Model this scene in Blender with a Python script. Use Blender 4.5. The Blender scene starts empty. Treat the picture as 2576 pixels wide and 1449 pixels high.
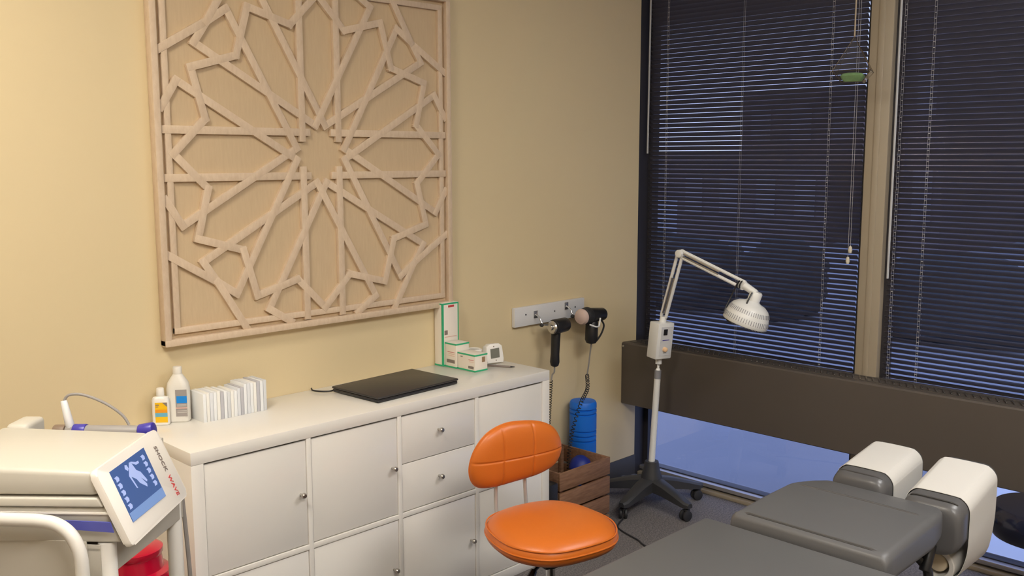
import bpy, bmesh, math, random
from mathutils import Vector, Matrix
random.seed(7)
S = bpy.context.scene
COL = S.collection
PI = math.pi
# ------------------------------------------------------------ camera, world, exposure
cd = bpy.data.cameras.new('camera'); cam = bpy.data.objects.new('camera', cd); COL.objects.link(cam)
cd.sensor_width = 36.0; cd.lens = 36.0 * 2403.94 / 2576.0
cd.clip_start = 0.05; cd.clip_end = 300
cam.location = (-1.1886, -2.8248, 1.5775)
cam.rotation_euler = (1.4361, 0.0016, -0.7895)
S.camera = cam
S.view_settings.view_transform = 'Standard'; S.view_settings.look = 'None'
S.view_settings.exposure = 0.10; S.view_settings.gamma = 1.0
S.view_settings.use_curve_mapping = False
W = bpy.data.worlds.new('sky'); S.world = W; W.use_nodes = True
bg = W.node_tree.nodes['Background']
tc = W.node_tree.nodes.new('ShaderNodeTexCoord'); sp = W.node_tree.nodes.new('ShaderNodeSeparateXYZ')
rp = W.node_tree.nodes.new('ShaderNodeValToRGB')
W.node_tree.links.new(tc.outputs['Generated'], sp.inputs[0]); W.node_tree.links.new(sp.outputs['Z'], rp.inputs[0])
W.node_tree.links.new(rp.outputs[0], bg.inputs[0])
rp.color_ramp.elements[0].color = (0.60, 0.68, 1.0, 1); rp.color_ramp.elements[1].color = (0.33, 0.47, 0.95, 1)
bg.inputs[1].default_value = 1.75
CEIL = 2.72
WARM = [(1.0, 0.92, 0.78), (1.0, 0.955, 0.89), (0.98, 0.97, 0.95)]
# ceiling troffers: (x, y, sx, sy, strength)
LAMPS = [(-0.95, -1.15, 0.6, 0.6, 33), (-0.5, -3.2, 1.1, 0.55, 31), (1.5, -2.6, 1.1, 0.55, 19)]

# ------------------------------------------------------------ materials
MATS = {}
def mat(name, col, rough=0.5, metal=0.0, bump=0.0, bscale=200.0, var=0.0, vscale=6.0, spec=0.5, emit=None, es=0, coat=0.0, stretch=(1, 1, 1)):
    m = bpy.data.materials.new(name); m.use_nodes = True
    nt = m.node_tree; b = nt.nodes['Principled BSDF']
    b.inputs['Base Color'].default_value = (*col, 1); b.inputs['Roughness'].default_value = rough
    b.inputs['Metallic'].default_value = metal; b.inputs['Specular IOR Level'].default_value = spec
    b.inputs['Coat Weight'].default_value = coat
    t = nt.nodes.new('ShaderNodeTexCoord'); mp = nt.nodes.new('ShaderNodeMapping')
    mp.inputs['Scale'].default_value = stretch
    nt.links.new(t.outputs['Object'], mp.inputs[0])
    n = nt.nodes.new('ShaderNodeTexNoise'); n.inputs['Scale'].default_value = vscale; n.inputs['Detail'].default_value = 5
    nt.links.new(mp.outputs[0], n.inputs['Vector'])
    mx = nt.nodes.new('ShaderNodeMix'); mx.data_type = 'RGBA'
    v = max(var, 0.015)
    mx.inputs[6].default_value = (*[c * (1 - v) for c in col], 1); mx.inputs[7].default_value = (*[min(1, c * (1 + v)) for c in col], 1)
    nt.links.new(n.outputs[0], mx.inputs[0]); nt.links.new(mx.outputs[2], b.inputs['Base Color'])
    if bump > 0:
        n2 = nt.nodes.new('ShaderNodeTexNoise'); n2.inputs['Scale'].default_value = bscale; n2.inputs['Detail'].default_value = 3
        nt.links.new(mp.outputs[0], n2.inputs['Vector'])
        bp = nt.nodes.new('ShaderNodeBump'); bp.inputs['Strength'].default_value = bump; bp.inputs['Distance'].default_value = 0.002
        nt.links.new(n2.outputs[0], bp.inputs['Height']); nt.links.new(bp.outputs[0], b.inputs['Normal'])
    if emit:
        b.inputs['Emission Color'].default_value = (*emit, 1); b.inputs['Emission Strength'].default_value = es
    MATS[name] = m; return m
def two_tone(name, c1, c2, scale, stretch, rough, lo=0.4, hi=0.6, bump=0.3):
    m = mat(name, c1, rough, bump=0); nt = m.node_tree; b = nt.nodes['Principled BSDF']
    for l in list(b.inputs['Base Color'].links): nt.links.remove(l)
    t = nt.nodes.new('ShaderNodeTexCoord'); mp = nt.nodes.new('ShaderNodeMapping'); mp.inputs['Scale'].default_value = stretch
    nt.links.new(t.outputs['Object'], mp.inputs[0])
    n = nt.nodes.new('ShaderNodeTexNoise'); n.inputs['Scale'].default_value = scale; n.inputs['Detail'].default_value = 8
    n.inputs['Roughness'].default_value = 0.65
    nt.links.new(mp.outputs[0], n.inputs['Vector'])
    r = nt.nodes.new('ShaderNodeValToRGB'); r.color_ramp.elements[0].position = lo; r.color_ramp.elements[1].position = hi
    r.color_ramp.elements[0].color = (*c1, 1); r.color_ramp.elements[1].color = (*c2, 1)
    nt.links.new(n.outputs[0], r.inputs[0]); nt.links.new(r.outputs[0], b.inputs['Base Color'])
    bp = nt.nodes.new('ShaderNodeBump'); bp.inputs['Strength'].default_value = bump; bp.inputs['Distance'].default_value = 0.002
    nt.links.new(n.outputs[0], bp.inputs['Height']); nt.links.new(bp.outputs[0], b.inputs['Normal'])
    return m
def glassmat(name, tint, ior=1.45, rough=0.01, minr=0.0):
    m = bpy.data.materials.new(name); m.use_nodes = True; nt = m.node_tree
    for n in list(nt.nodes):
        if n.type == 'BSDF_PRINCIPLED': nt.nodes.remove(n)
    out = [n for n in nt.nodes if n.type == 'OUTPUT_MATERIAL'][0]
    tr = nt.nodes.new('ShaderNodeBsdfTransparent'); tr.inputs[0].default_value = (*tint, 1)
    gl = nt.nodes.new('ShaderNodeBsdfGlossy'); gl.inputs['Roughness'].default_value = rough
    fr = nt.nodes.new('ShaderNodeFresnel'); fr.inputs[0].default_value = ior
    ad = nt.nodes.new('ShaderNodeMath'); ad.operation = 'ADD'; ad.inputs[1].default_value = minr
    nt.links.new(fr.outputs[0], ad.inputs[0])
    ge = nt.nodes.new('ShaderNodeNewGeometry'); iv = nt.nodes.new('ShaderNodeMath'); iv.operation = 'SUBTRACT'; iv.inputs[0].default_value = 1.0
    nt.links.new(ge.outputs['Backfacing'], iv.inputs[1]); mu = nt.nodes.new('ShaderNodeMath'); mu.operation = 'MULTIPLY'; mu.use_clamp = True
    nt.links.new(ad.outputs[0], mu.inputs[0]); nt.links.new(iv.outputs[0], mu.inputs[1])
    mx = nt.nodes.new('ShaderNodeMixShader')
    nt.links.new(mu.outputs[0], mx.inputs[0]); nt.links.new(tr.outputs[0], mx.inputs[1]); nt.links.new(gl.outputs[0], mx.inputs[2])
    nt.links.new(mx.outputs[0], out.inputs[0]); MATS[name] = m; return m

M_wall = mat('wall_paint', (0.69, 0.565, 0.345), 0.75, bump=0.08, bscale=260, var=0.03, vscale=1.2)
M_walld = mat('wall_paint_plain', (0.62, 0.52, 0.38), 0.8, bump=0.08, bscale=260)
M_ceil = mat('ceiling_tile', (0.78, 0.76, 0.72), 0.9, bump=0.2, bscale=120)
M_base = mat('cove_base', (0.06, 0.057, 0.057), 0.55)
M_carpet = two_tone('carpet', (0.07, 0.068, 0.072), (0.23, 0.205, 0.195), 260, (1, 0.45, 1), 0.95, 0.38, 0.62, 1.0)
M_bronze = mat('window_bronze', (0.34, 0.285, 0.21), 0.45, metal=0.0, var=0.05)
M_dark = mat('dark_frame', (0.03, 0.028, 0.035), 0.45)
M_silver = mat('sill_aluminium', (0.42, 0.40, 0.40), 0.35, metal=0.6)
M_glass = glassmat('window_glass', (0.86, 0.88, 0.93), 1.55, 0.015, 0.11)
M_slat = mat('blind_slat', (0.075, 0.072, 0.092), 0.34, spec=0.6)
M_cordb = mat('blind_cord', (0.42, 0.41, 0.42), 0.8)
M_wand = mat('wand_plastic', (0.45, 0.46, 0.48), 0.15, spec=0.8)
M_tassel = mat('tassel', (0.62, 0.56, 0.45), 0.6)
M_heater = mat('heater_cover', (0.088, 0.073, 0.062), 0.42, bump=0.05, bscale=500, var=0.04)
M_grille = mat('heater_grille', (0.10, 0.088, 0.08), 0.25, metal=0.3)
M_white = mat('white_laminate', (0.80, 0.775, 0.73), 0.28, var=0.01, coat=0.2)
M_chrome = mat('chrome', (0.8, 0.8, 0.8), 0.14, metal=1.0)
M_nickel = mat('brushed_nickel', (0.55, 0.52, 0.48), 0.3, metal=1.0)
M_rod = mat('satin_steel', (0.50, 0.49, 0.47), 0.35, metal=0.35)
M_artbase = two_tone('art_base_wood', (0.555, 0.415, 0.26), (0.59, 0.45, 0.285), 22, (6, 6, 0.7), 0.75, 0.35, 0.65, 0.15)
M_artbar = two_tone('art_bar_wood', (0.60, 0.46, 0.325), (0.67, 0.53, 0.39), 26, (3, 3, 1.2), 0.7, 0.35, 0.65, 0.2)
M_orange = mat('orange_leather', (0.60, 0.148, 0.018), 0.36, bump=0.12, bscale=420, var=0.04, vscale=10)
M_vinyl = mat('grey_vinyl', (0.118, 0.117, 0.120), 0.42, bump=0.10, bscale=700, var=0.03)
M_vinyl2 = mat('grey_vinyl_smooth', (0.10, 0.098, 0.10), 0.30, bump=0.08, bscale=700, var=0.03)
M_stitch = mat('stitching', (0.05, 0.047, 0.045), 0.6)
M_paper = mat('paper', (0.64, 0.62, 0.585), 0.85, bump=0.1, bscale=150)
M_paperd = mat('paper_core', (0.62, 0.53, 0.38), 0.85)
M_black = mat('black_plastic', (0.014, 0.014, 0.016), 0.38)
M_blackr = mat('black_rubber', (0.02, 0.02, 0.022), 0.6)
M_navyb = mat('black_upholstery', (0.012, 0.014, 0.03), 0.22, coat=0.3)
M_cast = mat('base_charcoal', (0.035, 0.035, 0.038), 0.5)
M_lampw = mat('lamp_enamel', (0.80, 0.80, 0.78), 0.28, spec=0.6)
M_lampg = mat('lamp_collar_grey', (0.25, 0.25, 0.27), 0.5)
M_blue = mat('blue_foam', (0.004, 0.15, 0.68), 0.5, bump=0.1, bscale=150)
M_navy = mat('navy_foam', (0.006, 0.02, 0.22), 0.5)
M_crate = two_tone('crate_wood', (0.15, 0.07, 0.036), (0.28, 0.15, 0.085), 14, (1, 5, 9), 0.6, 0.3, 0.7, 0.3)
M_brownp = mat('kraft_paper', (0.28, 0.18, 0.10), 0.85, var=0.2, vscale=20)
M_rack = mat('rack_board', (0.66, 0.66, 0.67), 0.4)
M_steel = mat('bracket_steel', (0.65, 0.65, 0.66), 0.25, metal=0.9)
M_screw = mat('screw_dark', (0.12, 0.12, 0.13), 0.4, metal=0.6)
M_pink = mat('sponge_pad', (0.55, 0.42, 0.37), 0.8)
M_laptop = mat('laptop_shell', (0.035, 0.032, 0.032), 0.42, bump=0.05, bscale=300)
M_laps = mat('laptop_base', (0.018, 0.018, 0.022), 0.3)
M_green = mat('box_green', (0.03, 0.42, 0.20), 0.5)
M_box = mat('box_white', (0.80, 0.74, 0.66), 0.6)
M_boxside = mat('box_cream', (0.78, 0.66, 0.48), 0.6)
M_ink = mat('print_ink', (0.22, 0.18, 0.16), 0.6)
M_inkred = mat('print_red', (0.55, 0.06, 0.06), 0.6)
M_inkpink = mat('print_pink', (0.75, 0.45, 0.38), 0.6)
M_whitep = mat('white_plastic', (0.82, 0.80, 0.76), 0.3)
M_lcd = mat('lcd_grey', (0.17, 0.175, 0.15), 0.2)
M_trans = mat('frosted_bottle', (0.84, 0.81, 0.75), 0.35)
M_trans.node_tree.nodes['Principled BSDF'].inputs['Transmission Weight'].default_value = 0.12
M_lblg = mat('label_grey', (0.33, 0.30, 0.29), 0.5)
M_lblb = mat('label_blue', (0.01, 0.24, 0.72), 0.4)
M_lbllb = mat('label_light_blue', (0.14, 0.42, 0.60), 0.4)
M_lbly = mat('label_yellow', (0.88, 0.52, 0.01), 0.4)
M_lblo = mat('label_orange', (0.86, 0.33, 0.02), 0.4)
M_card = [mat('card_%d' % i, c, 0.6) for i, c in enumerate([(0.82, 0.84, 0.86), (0.72, 0.74, 0.78), (0.85, 0.84, 0.80), (0.50, 0.50, 0.54), (0.66, 0.68, 0.71)])]
M_dev = mat('device_cream', (0.55, 0.525, 0.465), 0.38)
M_devp = mat('device_panel', (0.86, 0.82, 0.76), 0.32)
M_stripe = mat('device_blue', (0.09, 0.10, 0.42), 0.4)
M_screen = mat('screen', (0.03, 0.07, 0.22), 0.15, emit=(0.075, 0.115, 0.24), es=0.5)
M_icon = mat('screen_icon', (0.3, 0.36, 0.6), 0.3, emit=(0.24, 0.32, 0.58), es=0.6)
M_bar = mat('screen_bar', (0.15, 0.25, 0.5), 0.3, emit=(0.11, 0.18, 0.36), es=0.5)
M_trol = mat('trolley_paint', (0.50, 0.47, 0.41), 0.38)
M_trolt = mat('trolley_tube', (0.72, 0.70, 0.66), 0.32)
M_brass = mat('gauge_brown', (0.20, 0.14, 0.10), 0.5)
M_hose = mat('grey_hose', (0.28, 0.26, 0.25), 0.5)
M_clear = mat('white_clear_connector', (0.72, 0.72, 0.74), 0.25)
M_purple = mat('connector_blue', (0.05, 0.04, 0.33), 0.35)
M_red = mat('red_plastic', (0.50, 0.003, 0.03), 0.22, coat=0.4)
M_tglass = glassmat('terrarium_glass', (0.86, 0.88, 0.90), 1.5, 0.10, 0.14)
M_moss = mat('moss', (0.26, 0.44, 0.17), 0.9, bump=0.8, bscale=80, var=0.5, vscale=30)
M_twine = mat('twine', (0.42, 0.34, 0.24), 0.9)
M_brassd = mat('dark_brass', (0.13, 0.09, 0.05), 0.4, metal=0.7)
M_conc = mat('concrete', (0.33, 0.33, 0.35), 0.9, bump=0.2, bscale=20, var=0.15, vscale=0.8)
M_bldg = mat('building_brown', (0.21, 0.17, 0.17), 0.8)
M_bldg2 = mat('building_grey', (0.30, 0.27, 0.27), 0.8)
M_hedge = mat('hedge_leaf', (0.06, 0.065, 0.07), 0.9, bump=1.0, bscale=20)
M_wglass = mat('far_window', (0.10, 0.12, 0.2), 0.15)
M_diff = mat('light_diffuser', (0.9, 0.9, 0.9), 0.5)
M_led = mat('indicator', (0.9, 0.6, 0.35), 0.4)

# ------------------------------------------------------------ mesh builder
class MB:
    def __init__(s): s.bm = bmesh.new()
    def _x(s, vs, mtx):
        if mtx is not None: bmesh.ops.transform(s.bm, matrix=mtx, verts=vs)
    def box(s, c, size, bev=0.0, rot=None, seg=2):
        t = bmesh.new(); r = bmesh.ops.create_cube(t, size=1.0)
        for v in t.verts: v.co = Vector((v.co.x * size[0], v.co.y * size[1], v.co.z * size[2]))
        if bev > 0:
            bmesh.ops.bevel(t, geom=t.edges[:] + t.verts[:], offset=min(bev, min(size) * 0.49), segments=seg, affect='EDGES', profile=0.5)
        m = Matrix.Translation(Vector(c))
        if rot is not None: m = m @ (rot if isinstance(rot, Matrix) else Matrix.Rotation(rot, 4, 'Z'))
        bmesh.ops.transform(t, matrix=m, verts=t.verts)
        s.add(t); return s
    def bb(s, x0, x1, y0, y1, z0, z1, bev=0.0, seg=2):
        return s.box(((x0 + x1) / 2, (y0 + y1) / 2, (z0 + z1) / 2), (abs(x1 - x0), abs(y1 - y0), abs(z1 - z0)), bev, None, seg)
    def add(s, t, mtx=None):
        if mtx is not None: bmesh.ops.transform(t, matrix=mtx, verts=t.verts)
        me = bpy.data.meshes.new('tmp'); t.to_mesh(me); t.free(); s.bm.from_mesh(me); bpy.data.meshes.remove(me)
    def cyl(s, p0, p1, r0, r1=None, n=24, bev=0.0):
        p0 = Vector(p0); p1 = Vector(p1); r1 = r0 if r1 is None else r1
        L = (p1 - p0).length
        prof = [(0, 0), (r0, 0), (r1, L), (0, L)] if bev <= 0 else [(0, 0), (r0 - bev, 0), (r0 - bev * .3, bev * .3), (r0, bev), (r1, L - bev), (r1 - bev * .3, L - bev * .3), (r1 - bev, L), (0, L)]
        return s.lathe(prof, p0, p1 - p0, n)
    def lathe(s, prof, o=(0, 0, 0), axis=(0, 0, 1), n=32):
        q = Vector((0, 0, 1)).rotation_difference(Vector(axis).normalized()).to_matrix().to_4x4()
        m = Matrix.Translation(Vector(o)) @ q
        rings = []
        for r, z in prof:
            if r < 1e-7: rings.append([s.bm.verts.new(m @ Vector((0, 0, z)))])
            else: rings.append([s.bm.verts.new(m @ Vector((r * math.cos(2 * PI * i / n), r * math.sin(2 * PI * i / n), z))) for i in range(n)])
        for a, b in zip(rings, rings[1:]):
            if len(a) == 1 and len(b) == 1: continue
            for i in range(n):
                j = (i + 1) % n
                if len(a) == 1: s.bm.faces.new((a[0], b[j], b[i]))
                elif len(b) == 1: s.bm.faces.new((a[i], a[j], b[0]))
                else: s.bm.faces.new((a[i], a[j], b[j], b[i]))
        return s
    def tube(s, pts, r, n=8, caps=True, smooth=0):
        pts = [Vector(p) for p in pts]
        if smooth: pts = crom(pts, smooth)
        rr = r if isinstance(r, (list, tuple)) else [r] * len(pts)
        t = (pts[1] - pts[0]).normalized(); up = Vector((0, 0, 1)) if abs(t.z) < 0.9 else Vector((1, 0, 0))
        u = t.cross(up).normalized(); rings = []
        for i, p in enumerate(pts):
            a = pts[max(0, i - 1)]; b = pts[min(len(pts) - 1, i + 1)]; t = (b - a).normalized()
            u = (u - t * u.dot(t)).normalized(); v = t.cross(u)
            rings.append([s.bm.verts.new(p + (u * math.cos(2 * PI * k / n) + v * math.sin(2 * PI * k / n)) * rr[min(i, len(rr) - 1)]) for k in range(n)])
        for a, b in zip(rings, rings[1:]):
            for k in range(n): s.bm.faces.new((a[k], a[(k + 1) % n], b[(k + 1) % n], b[k]))
        if caps: s.bm.faces.new(rings[0][::-1]); s.bm.faces.new(rings[-1])
        return s
    def loft(s, rings, cap0=True, cap1=True, closed=True):
        R = [[s.bm.verts.new(Vector(p)) for p in r] for r in rings]; n = len(R[0])
        for a, b in zip(R, R[1:]):
            for k in range(n if closed else n - 1): s.bm.faces.new((a[k], a[(k + 1) % n], b[(k + 1) % n], b[k]))
        if cap0: s.bm.faces.new(R[0][::-1])
        if cap1: s.bm.faces.new(R[-1])
        return s
    def prism(s, pts, z0, z1, bev=0.0, mtx=None):
        t = bmesh.new(); a = [t.verts.new((p[0], p[1], z0)) for p in pts]; b = [t.verts.new((p[0], p[1], z1)) for p in pts]; n = len(pts)
        t.faces.new(a[::-1]); t.faces.new(b)
        for k in range(n): t.faces.new((a[k], a[(k + 1) % n], b[(k + 1) % n], b[k]))
        if bev > 0:
            es = [e for e in t.edges if abs(e.verts[0].co.z - e.verts[1].co.z) < 1e-6]
            bmesh.ops.bevel(t, geom=es, offset=bev, segments=2, affect='EDGES', profile=0.5)
        s.add(t, mtx); return s
    def xf(s, mtx): bmesh.ops.transform(s.bm, matrix=mtx, verts=s.bm.verts); return s
    def obj(s, name, m, parent=None, ang=35, loc=None):
        bmesh.ops.recalc_face_normals(s.bm, faces=s.bm.faces)
        me = bpy.data.meshes.new(name); s.bm.to_mesh(me); s.bm.free()
        me.materials.append(m)
        for p in me.polygons: p.use_smooth = True
        try: me.set_sharp_from_angle(angle=math.radians(ang))
        except Exception: pass
        o = bpy.data.objects.new(name, me); COL.objects.link(o)
        if parent is not None: o.parent = parent
        if loc is not None: o.location = loc
        return o
def crom(pts, k):
    out = []; n = len(pts)
    for i in range(n - 1):
        p0 = pts[max(0, i - 1)]; p1 = pts[i]; p2 = pts[i + 1]; p3 = pts[min(n - 1, i + 2)]
        for j in range(k):
            t = j / k
            out.append(0.5 * ((2 * p1) + (p2 - p0) * t + (2 * p0 - 5 * p1 + 4 * p2 - p3) * t * t + (3 * p1 - p0 - 3 * p2 + p3) * t ** 3))
    out.append(pts[-1]); return out
def thing(name, label, cat, loc=(0, 0, 0), rz=0, group=None):
    o = bpy.data.objects.new(name, None); COL.objects.link(o); o.location = loc; o.rotation_euler = (0, 0, rz)
    o.empty_display_size = 0.05
    o['label'] = label; o['category'] = cat
    if group: o['group'] = group
    return o
def tag(o, label, cat, group=None):
    o['label'] = label; o['category'] = cat
    if group: o['group'] = group
    return o
def struct(o): o['kind'] = 'structure'; return o
def textmesh(body, size, name, m, parent, mtx, ext=0.0004, spacing=1.0, shear=0.0, bold=0.0):
    c = bpy.data.curves.new(name, 'FONT'); c.body = body; c.size = size; c.extrude = ext; c.space_character = spacing; c.shear = shear; c.offset = bold
    c.align_x = 'CENTER'; c.align_y = 'CENTER'
    o = bpy.data.objects.new(name, c); COL.objects.link(o)
    dg = bpy.context.evaluated_depsgraph_get(); me = bpy.data.meshes.new_from_object(o.evaluated_get(dg))
    bpy.data.objects.remove(o); bpy.data.curves.remove(c)
    me.transform(mtx); me.materials.clear(); me.materials.append(m)
    r = bpy.data.objects.new(name, me); COL.objects.link(r)
    if parent: r.parent = parent
    return r
def coil(p0, p1, turns, r, wr, sag=0.0):
    p0 = Vector(p0); p1 = Vector(p1); t = (p1 - p0).normalized(); u = t.cross(Vector((0, 1, 0))).normalized(); v = t.cross(u); n = turns * 10; out = []
    for i in range(n + 1):
        f = i / n; a = 2 * PI * turns * f; c = p0.lerp(p1, f); c.z -= sag * 4 * f * (1 - f) * 0
        c = c + Vector((sag * 4 * f * (1 - f), 0, 0))
        out.append(c + (u * math.cos(a) + v * math.sin(a)) * r)
    return out

# ------------------------------------------------------------ room shell
XB, XW = 2.524, 2.568            # corner of the art wall, window plane
X0, Y0 = -2.6, -4.6
struct(MB().bb(X0 - .1, 2.66, Y0 - .1, 0.1, -0.1, 0).obj('floor', M_carpet))
struct(MB().bb(X0 - .1, 2.66, Y0 - .1, 0.1, CEIL, CEIL + .1).obj('ceiling', M_ceil))
struct(MB().bb(X0 - .1, XB, 0, 0.1, 0, CEIL).obj('wall_back', M_wall))
struct(MB().bb(X0 - .1, X0, Y0, 0, 0, CEIL).obj('wall_left', M_walld))
struct(MB().bb(X0 - .1, 2.66, Y0 - .1, Y0, 0, CEIL).obj('wall_front', M_walld))
w = MB().bb(XW, 2.66, -4.6, 0.0, 2.60, CEIL).bb(XW, 2.66, -4.6, -2.95, 0, 2.6)
struct(w.obj('wall_right', M_bronze))
struct(MB().bb(1.4702, XB, -0.008, 0, 0, 0.112, .003).obj('baseboard_back', M_base))
struct(MB().bb(XB, 2.66, 0.0, 0.1, 0, CEIL).obj('trim_1', M_dark))         # dark jamb at the corner
struct(MB().bb(XW, 2.66, -1.190, -1.0975, 0.055, 2.6, .003).bb(XW - .004, XW + .01, -1.156, -1.1325, .055, 2.6, .002).obj('trim_2', M_bronze))
# windows: glass from floor level to the head
def window(n, y0, y1):
    r = bpy.data.objects.new('window_%d' % n, None); COL.objects.link(r); r.location = (2.62, (y0 + y1) / 2, 0.0); r['kind'] = 'structure'
    h = (y0 - y1) / 2
    f = MB().bb(-.02, .03, -h, h, .02, .05, .002).bb(-.02, .03, -h, -h + .02, .05, 2.6).bb(-.02, .03, h - .025, h, .05, 2.6).bb(-.02, .03, -h, h, 2.57, 2.6)
    f.obj('window_frame', M_dark, r)
    MB().bb(-.052, -.02, -h, h, .028, .046, .002).obj('window_sill', M_silver, r)
    MB().bb(.0, .006, -h + .02, h - .025, .05, 2.57).obj('glass', M_glass, r)
window(1, 0.0, -1.0975); window(2, -1.190, -2.95)
struct(MB().bb(2.55, 2.60, -2.95, 0, 0.0, 0.018, .003).obj('trim_3', M_bronze))

# heater cover running below the blinds
hc = thing('heater_cover', 'long dark brown metal heater cover running under the window blinds', 'heater', (2.41, 0, .395))
h0 = MB()
prof = [(0, 0), (0.165, 0), (0.165, .30), (0.012, .30), (0.004, .303), (0, .299)]
prof = [(0, 0.004), (0.004, 0), (0.165, 0), (0.165, .294), (0.018, .303), (0.006, .302), (0, .296)]
h0.loft([[(x, y, z) for x, z in prof] for y in (-.002, -2.9)])
h0.obj('cover', M_heater, hc)
g = MB()
for k in range(100):
    y = -.06 - k * .0275
    g.box((0.075, y, .3035), (0.055, .006, .004), .001, rot=Matrix.Rotation(math.radians(28), 4, 'Z'))
g.bb(.03, .034, -2.85, -.03, .3015, .305).bb(.116, .12, -2.85, -.03, .299, .302)
g.obj('vent_grille', M_grille, hc)
for k in range(1):
    MB().lathe([(0, 0), (.006, 0), (.005, .003), (0, .004)], (-.001, -.012, .285), (-1, 0, 0), 12).obj('screw', M_steel, hc)

# ------------------------------------------------------------ blinds
def blind(name, label, y0, y1, ladders, bottom=.686, top=2.57):
    r = thing(name, label, 'blind', (2.592, (y0 + y1) / 2, bottom)); yc = (y0 + y1) / 2
    h = (y0 - y1) / 2; th = math.radians(46.5); pitch = .0215; wd = .025
    sl = MB(); n = int((top - bottom - .03) / pitch)
    ca, sa = math.cos(th), math.sin(th)
    for k in range(n):
        z = .002 + pitch * (k + .5); dy = random.uniform(-.0012, .0012)
        up, dn = [], []
        for i in range(6):
            f = i / 5 - .5; c = .0022 * (1 - (2 * f) ** 2)
            # f=-.5 is the room edge, raised; f=.5 the outer edge, lowered
            def P(off): 
                a = f * wd; b = c + off
                return (a * ca + b * sa, -a * sa + b * ca)
            up.append(P(.0004)); dn.append(P(-.0004))
        pr = up + dn[::-1]
        sl.loft([[(x, -h + dy, zz + z) for x, zz in pr], [(x, h + dy, zz + z) for x, zz in pr]])
    sl.obj('slats', M_slat, r, ang=50)
    MB().bb(-.012, .012, -h, h, -.010, .002, .003).obj('bottom_rail', M_slat, r)
    MB().bb(-.014, .014, -h, h, top - bottom - .02, top - bottom + .012, .002).obj('headrail', M_dark, r)
    for ly in ladders:
        c = MB()
        for dx, dyy in ((-.0125, -.004), (-.0125, .004), (.0125, 0)):
            c.cyl((dx, ly - yc + dyy, 0), (dx, ly - yc + dyy, top - bottom), .00045, n=6)
        for k in (range(n) if abs(ly + .521) > .01 else []):   # pale dots painted in for daylight coming through the route holes
            z = .002 + pitch * (k + .5)
            c.box((-.0132, ly - yc, z + .004), (.001, .008, .0020))
        c.obj('ladder_cord', M_cordb, r)
    return r, yc
b1, yc1 = blind('venetian_blind', 'dark venetian blind nearly closed, in the window nearest the cream wall', -.014, -1.079, [-.118, -.521, -.935])
for (dy, z0) in ((-1.055, 1.195), (-1.046, 1.15)):
    t = MB().cyl((-.022, dy - yc1, z0 - .686 + .02), (-.022, dy - yc1, 1.84), .0008, n=6); t.obj('pull_cord', M_cordb, b1)
    MB().lathe([(0, 0), (.006, .001), (.0085, .012), (.006, .026), (.002, .03), (0, .03)], (-.022, dy - yc1, z0 - .686 - .006), (0, 0, 1), 12).obj('tassel', M_tassel, b1)
MB().cyl((-.03, -.022 - yc1, 1.60 - .686), (-.022, -.022 - yc1, 1.84), .0045, n=8).obj('wand', M_wand, b1)
b2, yc2 = blind('venetian_blind', 'dark venetian blind in the right-hand window beyond the bronze mullion', -1.206, -2.93, [-1.232, -1.345, -2.1, -2.85])
MB().cyl((-.034, -1.221 - yc2, 1.10 - .686), (-.024, -1.217 - yc2, 1.84), .0048, n=8).obj('wand', M_wand, b2)

# ------------------------------------------------------------ lighting fixtures
for i, (x, y, sx, sy, st) in enumerate(LAMPS):
    r = thing('ceiling_light', ['ceiling light panel nearest the carved wall panel', 'ceiling light panel above the left of the room away from the wall', 'ceiling light panel above the treatment table'][i], 'light', (x, y, CEIL))
    MB().bb(-sx / 2 - .03, sx / 2 + .03, -sy / 2 - .03, sy / 2 + .03, -.02, -.001, .003).obj('frame', M_white, r)
    m = bpy.data.materials.new('diffuser_glow_%d' % i); m.use_nodes = True; b = m.node_tree.nodes['Principled BSDF']
    b.inputs['Emission Color'].default_value = (*WARM[i], 1); b.inputs['Emission Strength'].default_value = st
    MB().bb(-sx / 2, sx / 2, -sy / 2, sy / 2, -.026, -.0205).obj('diffuser', m, r)

# ------------------------------------------------------------ carved wall panel
AX0, AX1, AZ0, AZ1 = .1114, 1.2945, 1.0018, 2.1849
art = thing('carved_wall_panel', 'large square whitewashed wood panel carved with a twelve-fold star lattice', 'wall art', ((AX0 + AX1) / 2, 0, (AZ0 + AZ1) / 2))
HW = (AX1 - AX0) / 2
ROT = Matrix.Rotation(PI / 2, 4, 'X')      # xy drawing plane -> xz wall plane, +z drawing -> -y
MB().bb(-HW + .004, HW - .004, -.014, -.001, -HW + .004, HW - .004).obj('backing_board', M_artbase, art)
fr = MB(); OW = .022
for (a, b_, c, d) in ((-HW, HW, HW - OW, HW), (-HW, HW, -HW, -HW + OW)): fr.bb(a, b_, -.036, -.002, c, d, .003)
for s_ in (-1, 1): fr.bb(min(s_ * HW, s_ * (HW - OW)), max(s_ * HW, s_ * (HW - OW)), -.0355, -.002, -HW + .001, HW - .001, .003)
fr.obj('outer_frame', M_artbar, art)
IN = .536; IW = .020
fr = MB(); 
for s_ in (-1, 1):
    fr.bb(-IN - IW, IN + IW, -.0265, -.012, s_ * (IN + IW / 2) - IW / 2, s_ * (IN + IW / 2) + IW / 2, .002)
    fr.bb(s_ * (IN + IW / 2) - IW / 2, s_ * (IN + IW / 2) + IW / 2, -.0262, -.012, -IN - IW + .001, IN + IW - .001, .002)
fr.obj('inner_frame', M_artbar, art)
lat = MB(); wb = .0245; cnt = [0]
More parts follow.
